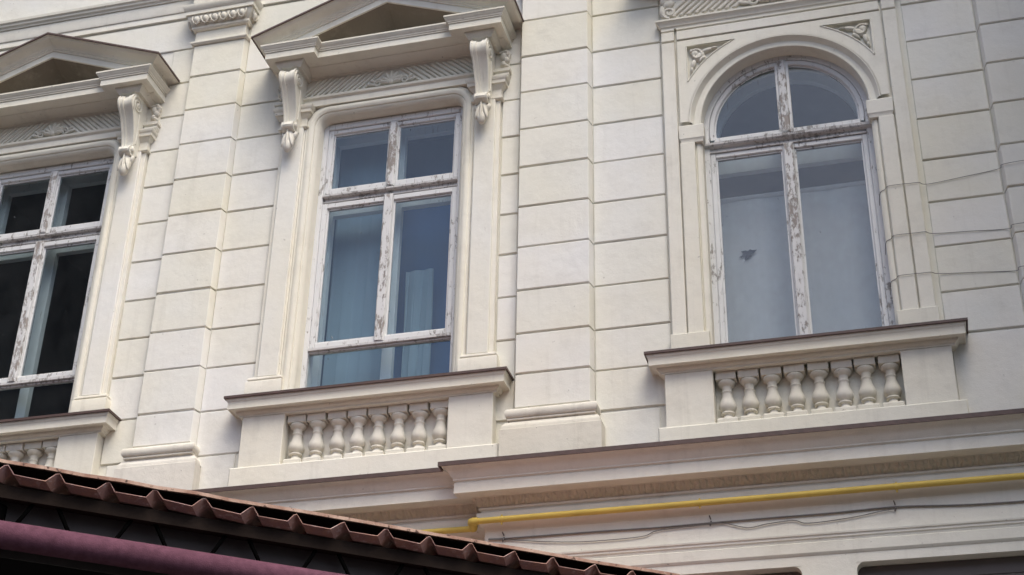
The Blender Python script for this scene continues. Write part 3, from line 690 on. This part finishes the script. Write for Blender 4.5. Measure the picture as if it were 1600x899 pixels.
# arched window ---------------------------------------------------------------------
AR, AZ = .588, -.814
def arch_surround():
    w = MB()
    # base panel with arched opening
    def fill(y, rr):
        top = .066; xo = .85; n = 24
        ar = arc(0, AZ, rr, 180, 0, n)
        for i in range(n):
            a, b_ = ar[i], ar[i+1]
            def edge(p):
                dx, dz = p[0], p[1]-AZ
                k = min(xo/abs(dx) if abs(dx) > 1e-6 else 9, (top-AZ)/dz if dz > 1e-6 else 9); return (dx*k, AZ+dz*k)
            c_, d = edge(a), edge(b_)
            w.add([(a[0], y, a[1]), (b_[0], y, b_[1]), (d[0], y, d[1]), (c_[0], y, c_[1])], [(0, 1, 2, 3)])
        # corner fill triangles between neighbouring radial edges
        for s in (-1, 1):
            for i in range(n):
                a, b_ = ar[i], ar[i+1]
                c_, d = edge(a), edge(b_)
                if abs(c_[0]) >= xo-1e-6 and abs(d[1]-top) < 1e-6 and abs(c_[1]-top) > 1e-6 or abs(d[0]) >= xo-1e-6 and abs(c_[1]-top) < 1e-6 and abs(d[1]-top) > 1e-6:
                    sx = math.copysign(xo, c_[0]+d[0]); w.add([(c_[0], y, c_[1]), (sx, y, top), (d[0], y, d[1])], [(0, 1, 2)]); 
            break
        for s in (-1, 1): w.add([(s*xo, y, -2.66), (s*rr, y, -2.66), (s*rr, y, AZ), (s*xo, y, AZ)], [(0, 1, 2, 3)])
    fill(-.012, .665)
    for s in (-1, 1): w.box(*sorted((s*.835, s*.8505)), -.0119, .0125, -2.66, .066)
    A_ = w.build('arched_surround', M_TRIM, B, (AC, 0, OFF))
    # arch ring, stepping back to the intrados
    path = arc(0, AZ, AR, 180, 0, 40)
    MB().sweepxz(path, [(0, .36), (0, -.004), (.004, -.010), (.012, -.012), (.014, -.006), (.050, -.006), (.054, -.010), (.066, -.034), (.074, -.046), (.082, -.046), (.086, -.012)]).build('arch_moulding', M_TRIM, A_, (0, 0, 0), 35)
    # raised plate in the spandrels with a triangular sunk panel
    y = -.044
    for s in (-1, 1):
        w = MB(); r1 = .674; tx, tz = .664, -.122; XB, ZB = .733, -.062
        th0 = math.degrees(math.acos(tx/.760)); th1 = math.degrees(math.asin((tz-AZ)/.760))
        def hitb(a, x, z):
            c_, s_ = math.cos(R(a)), math.sin(R(a)); return min(x/c_ if c_ > 1e-6 else 9, (z-AZ)/s_ if s_ > 1e-6 else 9)
        def pol(a, r_): return (s*r_*math.cos(R(a)), y, AZ+r_*math.sin(R(a)))
        cB, cT = math.degrees(math.atan2(ZB-AZ, XB)), math.degrees(math.atan2(tz-AZ, tx))
        angs = sorted(set([1.0 + i*89.0/40 for i in range(41)] + [th0, th1, cB, cT]))
        for a, b_ in zip(angs[:-1], angs[1:]):
            if b_-a < 1e-4: continue
            mid = (a+b_)/2; o1, o2 = hitb(a, XB, ZB), hitb(b_, XB, ZB)
            if th0 < mid < th1:
                w.add([pol(a, r1), pol(b_, r1), pol(b_, .760), pol(a, .760)], [(0, 1, 2, 3)])
                i1, i2 = max(.760, hitb(a, tx, tz)), max(.760, hitb(b_, tx, tz))
                w.add([pol(a, i1), pol(b_, i2), pol(b_, o2), pol(a, o1)], [(0, 1, 2, 3)])
            else: w.add([pol(a, r1), pol(b_, r1), pol(b_, o2), pol(a, o1)], [(0, 1, 2, 3)])
        w.build('spandrel_plate', M_TRIM, A_)
        # triangle frame bead
        cv = arc(0, AZ, .760, th0, th1, 16)
        w = MB(); w.tube([(s*x, y-.001, z) for x, z in cv] + [(s*tx, y-.001, tz)] + [(s*cv[0][0], y-.001, cv[0][1])], .0065, 6); w.build('spandrel_bead', M_TRIM, A_, (0, 0, 0), 40)
        # leaf in the triangle
        w = MB(); lx, lz = .575, -.215
        for i, (dx, dz, rx, rz, an) in enumerate(((0, 0, .030, .055, -45), (.030, .030, .034, .034, 0), (-.06, .045, .020, .045, -75), (.045, -.065, .020, .045, -12), (-.11, .055, .012, .030, -82), (.058, -.12, .012, .030, -4), (-.02, -.03, .016, .040, -40), (.055, .055, .018, .018, 0))):
            w.ell((s*(lx+dx), -.020, lz+dz), (rx, .024, rz), R(an*s), 9, 6)
        pts = []
        for i in range(16):
            a = R(40+i*22); r_ = .055*(1-i/22)
            pts.append((s*(lx+.02+r_*math.cos(a)), -.036, lz+.01+r_*math.sin(a)))
        w.tube(pts, .010, 6); w.build('spandrel_leaf', M_ORN, A_, (0, 0, 0), 50)
        # raised strips of the jamb
        a, b_ = sorted((s*.752, s*.848)); MB().cbox(a, b_, -.046, -.0115, -2.52, -.062, .004).build('outer_strip', M_TRIM, A_)
        MB().cbox(a, b_, -.046, -.0115, -.048, .036, .004).build('outer_strip_block', M_TRIM, A_)
        MB().cbox(a, b_, -.046, -.0115, .047, .066, .003).build('outer_strip_cap', M_TRIM, A_)
        a, b_ = sorted((s*.637, s*.742)); MB().cbox(a, b_, -.050, -.0115, -2.52, -.985, .005).build('inner_strip', M_TRIM, A_)
        # jamb bead and reveal
        w = MB(); pth = [(s*AR, -2.66), (s*AR, AZ)]
        if s > 0: pth = pth[::-1]
        w.sweepxz(pth, [(0, .36), (0, -.004), (.010, -.016), (.024, -.022), (.038, -.022), (.042, -.012), (.09, -.012)]); w.build('jamb_moulding', M_TRIM, A_, (0, 0, 0), 35)
        # impost
        a, b_ = sorted((s*(AR-.006), s*.730))
        MB().sweep([(a, .03), (a, -.040), (b_, -.040), (b_, .03)], [(-.02, -.985), (.004, -.985), (.006, -.975), (.008, -.962), (.014, -.952), (.015, -.845), (.010, -.838), (-.02, -.832)]).build('impost', M_TRIM, A_, (0, 0, 0), 30)
        a, b_ = sorted((s*.600, s*.862)); MB().cbox(a, b_, -.066, .0126, -2.66, -2.522, .005).build('jamb_plinth', M_TRIM, A_)
    MB().cbox(-.734, .734, -.046, -.0115, -.048, .036, .004).build('top_strip', M_TRIM, A_)
    MB().cbox(-.734, .734, -.046, -.0115, .047, .066, .003).build('top_strip_cap', M_TRIM, A_)
    # entablature of the arched window
    MB().sweep([(-.835, .012), (-.835, -.03), (.835, -.03), (.835, .012)], [(-.03, .0665), (.010, .0665), (.014, .078), (.022, .084), (.026, .100), (.040, .116), (.048, .122), (.048, .138), (.030, .142), (-.03, .144)]).build('architrave', M_TRIM, A_, (0, 0, 0), 30)
    MB().box(-.845, .845, -.055, .0125, .1445, .40).build('frieze_panel', M_ORN, A_)
    w = MB(); flutes(w, -.72, -.15, .172, .370, -.055, 1, .052, .022); w.build('fluted_relief', M_ORN, A_, (0, 0, 0), 50)
    w = MB(); flutes(w, .15, .72, .172, .370, -.055, -1, .052, .022); w.build('fluted_relief', M_ORN, A_, (0, 0, 0), 50)
    w = MB(); palmette(w, 0, .170, -.07, .15); w.build('palmette', M_ORN, A_, (0, 0, 0), 50)
    for s in (-1, 1):
        w = MB(); pts = []
        for i in range(22):
            a = R(-90+i*24); r_ = .052*(1-i/26); pts.append((s*(.775+r_*math.cos(a)), -.066, .200+r_*math.sin(a)))
        w.tube(pts, .014, 6); w.ell((s*.78, -.058, .285), (.05, .03, .035), R(s*30), 9, 6); w.ell((s*.81, -.058, .33), (.035, .028, .05), R(s*-20), 9, 6); w.ell((s*.83, -.055, .225), (.024, .03, .06), 0, 9, 6)
        w.build('frieze_scroll', M_ORN, A_, (0, 0, 0), 50)
    MB().sweep([(-.835, .012), (-.835, -.04), (.835, -.04), (.835, .012)], [(-.02, .4005), (.03, .4005), (.035, .44), (.05, .46), (.16, .465), (.16, .51), (.18, .52), (.23, .56), (.24, .58), (-.02, .60)]).build('hood_cornice', M_TRIM, A_, (0, 0, 0), 30)
    return A_
arch_surround()
def arched_window():
    y = .100; ro = AR+.004; n = 32; zs = -.905
    # fixed outer frame with arched head
    path = [(-AR, -2.62), (-AR, AZ)] + arc(0, AZ, AR, 180, 0, n)[1:-1] + [(AR, AZ), (AR, -2.62)]
    w = MB().sweepxz(path, [(.004, y+.09), (-.038, y+.09), (-.038, y+.004), (-.034, y), (.004, y)])
    W_ = w.build('window', M_WOOD, B, (AC, 0, OFF), 30)
    # head lights
    for s in (-1, 1):
        ri = AR-.040
        w = MB()
        pa = [(.034*s, zs), (.034*s, AZ+math.sqrt(ri**2-.034**2))]
        a0 = math.degrees(math.acos(.034/ri)); arcp = arc(0, AZ, ri, a0, -7, 20); arcp = [(s*x, z) for x, z in arcp]
        outer = [(.002*s, zs)] + [(.002*s, AZ+ri)] + arc(0, AZ, ri, 90, -7, 20) if False else None
        # curved rail
        cp = arc(0, AZ, ri, 89, -8, 24); cp = [(s*x, z) for x, z in cp]
        if s < 0: pass
        sgn = -1 if s > 0 else 1
        w.sweepxz(cp, [(0, y+.055), (0, y+.012), (sgn*.004, y+.008), (sgn*.030, y+.008), (sgn*.036, y+.014), (sgn*.036, y+.028), (sgn*.046, y+.030), (sgn*.046, y+.05)])
        a, b_ = sorted((s*.002, s*.050)); w.cbox(a, b_, y+.006, y+.052, zs, AZ+ri-.02, .004)
        a, b_ = sorted((s*.050, s*(ri-.03))); w.cbox(a, b_, y+.009, y+.052, zs, zs+.036, .004)
        w.build('head_casement', M_WOOD, W_, (0, 0, 0), 30)
        g = MB(); poly = [(.03*s, zs+.02), (.03*s, AZ+ri-.025)] + [(s*x, z) for x, z in arc(0, AZ, ri-.025, 86, -6, 18)]
        g.prism(poly, y+.032, y+.036); g.build('pane', M_GLASS, W_)
    MB().cbox(-.032, .030, y-.008, y+.006, zs, AZ+AR-.038, .008).build('mullion', M_WOOD2, W_)
    w = MB(); w.sweep([(-AR, y+.06), (AR, y+.06)], [(0, -1.000), (.058, -1.000), (.060, -.990), (.046, -.984), (.046, -.966), (.076, -.958), (.086, -.948), (.088, -.930), (.070, -.922), (.050, zs), (0, zs)]); w.build('transom', M_TRANS, W_, (0, 0, 0), 25)
    for s in (-1, 1):
        x0, x1 = sorted((s*.002, s*(AR-.038))); kw = dict(left=.040, right=.036) if s > 0 else dict(left=.036, right=.040)
        sash(W_, x0, x1, -2.615, -1.001, y+.010, bt=.05, tp=.040, gl=M_GLASSD, **kw)
    MB().cbox(-.034, .036, y-.010, y+.010, -2.615, -1.0005, .009).build('mullion', M_WOOD2, W_)
    yi = .30
    w = MB(); w.box(-AR, -AR+.06, yi, yi+.05, -2.62, -.93); w.box(AR-.06, AR, yi, yi+.05, -2.62, -.93); w.box(-AR+.06, AR-.06, yi-.001, yi+.05, -1.06, -.93)
    w.sweepxz(arc(0, AZ, AR, 180, 0, 24), [(0, yi+.05), (-.075, yi+.05), (-.075, yi), (0, yi)])
    w.build('inner_frame', M_WOODIN, W_)
    rm = MB(); rm.box(-1.2, 1.2, .3605, 3.4, -3.4, .3); rm.f = rm.f[:2] + rm.f[3:]
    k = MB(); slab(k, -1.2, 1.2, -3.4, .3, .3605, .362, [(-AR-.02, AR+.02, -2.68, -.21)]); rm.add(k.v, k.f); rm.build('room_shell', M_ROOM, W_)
arched_window()
bl = empty('window_blind', (AC, .40, OFF-2.66)); tag(bl, 'pale grey blind with a small dark tear behind the arched window', 'blind')
w = MB(); rows = []
for i in range(13):
    z = 1.42*(1-i/12.0); rows.append([(-.60+1.2*j/16, .004*math.sin(j*1.3+i*.5), z) for j in range(17)])
w.grid(rows); o = w.build('blind_cloth', M_BLIND, bl, (0, 0, 0), 60); sm = o.modifiers.new('thick', 'SOLIDIFY'); sm.thickness = .003
MB().tube([(-.61, .01, 1.44), (.61, .01, 1.44)], .022, 10).build('roller', M_BLIND, bl, (0, 0, 0), 40)
random.seed(11); pts = []
for i in range(22):
    a = 2*math.pi*i/22; r_ = .052*(.35+.75*random.random()); pts.append((-.36+r_*1.3*math.cos(a)+.25*r_*math.sin(a), .965+r_*math.sin(a)*.8))
MB().prism(pts, -.012, -.010).build('tear', M_TEAR, bl)

# ground floor windows -----------------------------------------------------------------
def low_window(x0, x1, yf):
    w = MB(); z0, z1 = -6.6, -4.187; y = yf+.16
    w.cbox(x0, x0+.06, y, y+.08, z0, z1, .004); w.cbox(x1-.06, x1, y, y+.08, z0, z1, .004); w.cbox(x0+.06, x1-.06, y+.002, y+.08, z1-.07, z1, .004); w.cbox(x0+.06, x1-.06, y+.002, y+.08, z0, z0+.08, .004)
    W_ = w.build('ground_floor_window', M_CHORD, B, L0)
    xm = (x0+x1)/2; MB().cbox(xm-.03, xm+.03, y+.003, y+.07, z0+.08, z1-.07, .004).build('mullion', M_CHORD, W_)
    nsl = 24; sl_h = (z1-z0-.004)/nsl
    pr = None
    for q in range(nsl):
        loc = ((x0+x1)/2, yf+.085, z0+.002+q*sl_h)
        if pr is None: pr = MB().cbox(-(x1-x0)/2+.004, (x1-x0)/2-.004, 0, .02, .001, sl_h-.001, .004).build('shutter_slat', M_SHUT, W_, loc)
        else: inst(pr, W_, loc)
    # rounded head corners
    for s, xc in ((1, x0), (-1, x1)):
        r_ = .05; poly = [(xc, z1)] + [(xc+s*r_-s*r_*math.cos(R(a)), z1-r_+r_*math.sin(R(a))) for a in range(0, 91, 15)]
        MB().prism(poly, yf+.002, yf+.15).build('head_corner', M_LOW, W_)
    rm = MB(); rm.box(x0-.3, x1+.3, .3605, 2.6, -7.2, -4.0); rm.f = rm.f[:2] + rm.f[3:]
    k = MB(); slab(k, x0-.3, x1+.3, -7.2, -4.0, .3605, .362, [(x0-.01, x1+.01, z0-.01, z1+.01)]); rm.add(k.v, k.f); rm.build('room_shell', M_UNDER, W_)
for h in gh: low_window(h[0], h[1], 0)
for h in ghr: low_window(h[0], h[1], -.085)

# yellow gas pipe ------------------------------------------------------------------------
gp = empty('gas_pipe', (-.58, -.155, OFF-3.763)); tag(gp, 'yellow gas pipe running along the facade under the string course', 'pipe')
def rel(pts, e): return [(x-e.location.x, y-e.location.y, z+OFF-e.location.z) for x, y, z in pts]
MB().tube(rel([(-.56, -.155, -3.763), (.4, -.156, -3.764), (1.28, -.155, -3.763), (2.05, -.156, -3.760), (XR, -.155, -3.762)], gp), .0195, 14).build('pipe_run', M_YEL, gp, (0, 0, 0), 50)
MB().tube(rel([(-.615, -.068, -3.776), (-1.6, -.068, -3.772), (-2.6, -.068, -3.778)], gp), .0195, 14).build('pipe_run', M_YEL, gp, (0, 0, 0), 50)
w = MB(); w.tube(rel([(-.555, -.155, -3.763), (-.585, -.155, -3.764), (-.598, -.150, -3.765), (-.603, -.135, -3.768), (-.603, -.088, -3.773), (-.608, -.074, -3.775), (-.622, -.068, -3.776)], gp), [.025, .026, .028, .027, .027, .026, .024], 14); w.build('elbow', M_YEL, gp, (0, 0, 0), 60)
for x in (-.40, .86, 2.04, 3.3):
    w = MB(); w.tube(rel([(x-.009, -.155, -3.763), (x+.009, -.155, -3.763)], gp), .0215, 12)
    w.box(x-.006-gp.location.x, x+.006-gp.location.x, -.152+.155, -.085+.155, -.006, .006); w.box(x-.005-gp.location.x, x+.005-gp.location.x, -.004, .006, -.034, .030)
    w.build('pipe_clamp', M_YEL, gp, (0, 0, 0), 40)
# cables -------------------------------------------------------------------------------
def cable(pts, r, label, mat=M_WIRE):
    pts = [(x, y, z+OFF) for x, y, z in pts]
    # catmull-rom smoothing
    P_ = [Vector(p) for p in pts]; sm = []
    for i in range(len(P_)-1):
        a, b_, c_, d = P_[max(i-1, 0)], P_[i], P_[i+1], P_[min(i+2, len(P_)-1)]
        for k in range(6):
            t_ = k/6.0
            sm.append(.5*((2*b_) + (c_-a)*t_ + (2*a-5*b_+4*c_-d)*t_*t_ + (3*b_-a-3*c_+d)*t_**3))
    sm.append(P_[-1])
    w = MB().tube(sm, r, 6); o = w.build('cable', mat, None, (0, 0, 0), 60); return tag(o, label, 'cable', 'cables fixed to the facade')
cable([(-.50, -.094, -3.866), (-.345, -.094, -3.87), (.172, -.094, -3.872), (.577, -.094, -3.877), (.914, -.094, -3.874), (1.264, -.094, -3.872), (1.648, -.094, -3.872), (2.025, -.094, -3.865), (2.392, -.094, -3.885), (2.751, -.094, -3.893), (XR, -.094, -3.90)], .0056, 'thick grey cable clipped straight along the wall below the yellow pipe')
cable([(-.50, -.096, -3.87), (-.345, -.094, -3.884), (-.095, -.094, -3.915), (.152, -.094, -3.932), (.475, -.094, -3.928), (.576, -.094, -3.898), (.756, -.096, -3.887), (.915, -.10, -3.884), (1.003, -.096, -3.885), (1.137, -.094, -3.923), (1.262, -.094, -3.908), (1.416, -.094, -3.90), (1.501, -.094, -3.925), (1.739, -.094, -3.912), (1.949, -.096, -3.884), (2.024, -.10, -3.878)], .0030, 'thin wire drooping in waves below the thick wall cable')
for i, x in enumerate((-.40, .915, 2.02)):
    w = MB(); w.tube([(x, -.085, OFF-3.86), (x+.004, -.104, OFF-3.868), (x, -.108, OFF-3.882), (x-.004, -.10, OFF-3.895)], .005, 6); w.tube([(x, -.09, OFF-3.85), (x-.006, -.108, OFF-3.83)], .004, 6)
    tag(w.build('cable_clip', M_CLIP, None), ('small bent clip holding the wall cables right beside the yellow pipe elbow', 'small bent clip holding the wall cables midway along, with no pipe clamp above it', 'small bent clip holding the wall cables right under a clamp of the yellow pipe')[i], 'clip', 'clips along the wall cable')
def side_wire(z, dz, label):
    X = AC
    cable([(X+AR-.012, .09, z-.040), (X+AR-.006, .02, z-.014), (X+AR+.006, -.014, z), (X+AR+.036, -.030, z+.006), (X+.645, -.056, z+.012), (X+.735, -.057, z+.013), (X+.79, -.053, z+.014), (X+.845, -.050, z+.015), (X+.90, -.008, z+.020), (X+1.13, -.006, z+.022+dz*.45), (PD[0]-.03, -.008, z+.024+dz), (PD[0]+.004, -.077, z+.012+dz), (PD[0]+.25, -.077, z+.014+dz*1.2), (PD[1]+.2, -.08, z+dz*1.4)], .0021, label)
side_wire(-1.582, .045, 'thin wire stretched round the arched window jamb, highest of the three')
side_wire(-1.972, -.035, 'thin wire stretched round the arched window jamb, middle of the three')
side_wire(-2.279, -.045, 'thin wire stretched round the arched window jamb, lowest of the three')

# rusty canopy ---------------------------------------------------------------------------
A0 = Vector((-1.31, -4.11, OFF-4.99)); E_ = Vector((.787, .617, 0)).normalized(); N_ = Vector((-E_.y, E_.x, 0))   # N_ points away from the street side
CAN = empty('street_canopy', (A0.x, A0.y, 0)); tag(CAN, 'rusty corrugated metal canopy on lattice girders standing before the facade', 'canopy')
def cp(s, d, h): p = A0 + E_*s + N_*d + Vector((0, 0, h)); return (p.x-A0.x, p.y-A0.y, p.z)
SA, SB, DEP = -3.0, 3.0, 2.3
pitch = .196; rise = .10
random.seed(5)
prof = []
k = math.floor(SA/pitch)
while k*pitch < SB:
    s = k*pitch + .012 + random.uniform(-.004, .004)
    q = random.uniform(-.003, .003)
    q2 = random.uniform(-.004, .004)
    prof += [(s-.012+q2, -.004+q), (s+.003+q2, .002+q*.3), (s+.030, -.034+q), (s+.152+q2, -.037+q2*.9)]
    k += 1
prof = [p_ for p_ in prof if SA <= p_[0] <= SB]
w = MB(); LIP = .016; GX, GY = math.cos(R(95)), math.sin(R(95))      # the corrugations run square to the facade, the eave is cut askew
def cg(s, d, h): x, y_, z = cp(s, 0, h); return (x+GX*d, y_+GY*d, z)
w.grid([[cg(s, d, h - dz + rise*max(0, d-.06)/DEP) for s, h in prof] for d, dz in ((0, 0), (.060, LIP), (.30, LIP), (.8, LIP), (DEP/.84, LIP))])
o = w.build('corrugated_sheet', M_RUST, CAN); sm = o.modifiers.new('thick', 'SOLIDIFY'); sm.thickness = .003
w = MB()
ss = [SA + (SB-SA)*i/40 for i in range(41)]
jj = [random.uniform(-.003, .003) for _ in ss]; jd = [random.uniform(-.008, .004) for _ in ss]
rows = [[cp(s, jd[i]-.004, .006+jj[i]) for i, s in enumerate(ss)], [cp(s, jd[i]-.004, .020+jj[i]) for i, s in enumerate(ss)], [cp(s, .22, .034) for s in ss], [cp(s, .22, .022) for s in ss]]
w.grid(rows + [rows[0]]); w.build('edge_flashing', M_EDGE, CAN)
w = MB(); w.grid([[cp(s, .002, -.001) for s in ss], [cp(s, .22, .016) for s in ss]]); w.build('gap_shade_sheet', M_BLACK, CAN)  # dark sheet added to paint the shadow gap under the flashing
def bar(name, s0, s1, d0, d1, h0, h1, mat):
    w = MB(); vs = [cp(s, d, h) for h in (h0, h1) for d in (d0, d1) for s in (s0, s1)]
    w.add(vs, [(0, 2, 3, 1), (4, 5, 7, 6), (0, 1, 5, 4), (2, 6, 7, 3), (0, 4, 6, 2), (1, 3, 7, 5)]); return w.build(name, mat, CAN)
bar('top_chord', SA+.05, SB-.05, .053, .10, -.115, -.062, M_CHORD)
w = MB().tube([cp(SA+.03, .060, -.263), cp(SB-.03, .060, -.263)], .054, 18); w.build('bottom_tube', M_BURG, CAN, (0, 0, 0), 40)
s = .14 - .3885*8
while s < SB-.3:
    if s > SA+.1:
        for a, b_ in ((s, s-.078), (s+.09, s+.172)):
            MB().tube([cp(a, .080, -.105), cp(b_, .070, -.25)], .0085, 6).build('lattice_bar', M_BLACK, CAN)
    s += .3885
bar('lattice_backing', SA+.05, SB-.05, .125, .13, -.33, -.10, M_BACK)
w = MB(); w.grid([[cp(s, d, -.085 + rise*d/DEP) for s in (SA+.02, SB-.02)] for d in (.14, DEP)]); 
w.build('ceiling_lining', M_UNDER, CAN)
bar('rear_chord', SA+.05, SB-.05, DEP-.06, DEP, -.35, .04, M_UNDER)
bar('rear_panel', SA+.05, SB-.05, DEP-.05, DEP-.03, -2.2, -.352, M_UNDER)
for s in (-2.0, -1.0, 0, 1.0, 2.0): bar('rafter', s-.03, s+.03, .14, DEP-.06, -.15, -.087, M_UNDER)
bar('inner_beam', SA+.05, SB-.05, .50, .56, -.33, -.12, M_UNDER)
for s in (SA+.1, 0.0, SB-.1):
    for d in (.12, DEP-.12):
        x, y_, z = cp(s, d, 0); MB().tube([(x, y_, .004 if y_+A0.y < -3.36 else .131), (x, y_, A0.z-.13)], .045, 12).build('post', M_BLACK, CAN, (0, 0, 0), 40)

# unseen wing added on the right to shade the right end of the facade -------
NB = empty('shading_wing', (8.4, 0, 0)); tag(NB, 'unseen plain grey wing added to shade the right end of the cream facade', 'building')
MB().box(-3.6, 3.6, -.6, 8, .131, 7.4).build('wall', M_GREY, NB); MB().box(-4.40, 3.6, -3.3, 8, 7.401, 15.5).build('shading_overhang', M_GREY, NB)  # upper part overhangs only to darken the upper right of the facade
MB().prismx([(-3.5, 15.501), (2.3, 18.0), (8.2, 15.501)], -4.40, 3.8).build('roof', M_ROOF, NB)

# the other side of the street, added unseen behind the camera: it stands in the windows' reflections and closes the street to low sky light
M_BRK = plain('reflection_block_brick', (.14, .125, .115), .95, 0, .3, 20)
M_OPP = plain('added_house_render', (.24, .22, .195), .95, 0, .3, 6)
def opposite(name, label, x0, x1, h, mat, y=-19.0, dep=9.0):
    e = empty(name, ((x0+x1)/2, y, 0)); tag(e, label, 'building', 'added unseen houses across the street')
    hx = (x1-x0)/2
    MB().box(-hx, hx, -dep, 0, .004, h).build('wall', mat, e)
    MB().prismx([(-dep-.3, h+.001), (-dep/2, h+2.2), (.3, h+.001)], -hx, hx).build('roof', M_ROOF, e)
    n = int((x1-x0)/2.6) if mat is M_OPP else 0
    pr = None
    for k in range(n):
        for r_ in range(int(h/3.6)):
            loc = (-hx+(k+.5)*2*hx/n, .02, 1.2+r_*3.5)
            if pr is None: pr = MB().box(-.55, .55, -.015, .02, 0, 1.8).build('window', M_GLASSD, e, loc)
            else: inst(pr, e, loc)
    return e
opposite('reflection_block', 'unseen tall dark brick block added across the street for the left window to reflect', -42, -12.8, 33, M_BRK, -14.5, 3.5)  # added mass, placed and thinned for the left window's dark reflection
opposite('added_unseen_house', 'unseen grey rendered house added across the street beside the added brick block', -12.4, 0, 11.5, M_OPP)
opposite('added_unseen_house', 'unseen wide grey rendered house added across the street facing the arched window', .3, 15, 11.0, M_OPP)
opposite('added_unseen_house', 'unseen long grey rendered house added across the street facing the added shading wing', 15.3, 34, 11.5, M_OPP)
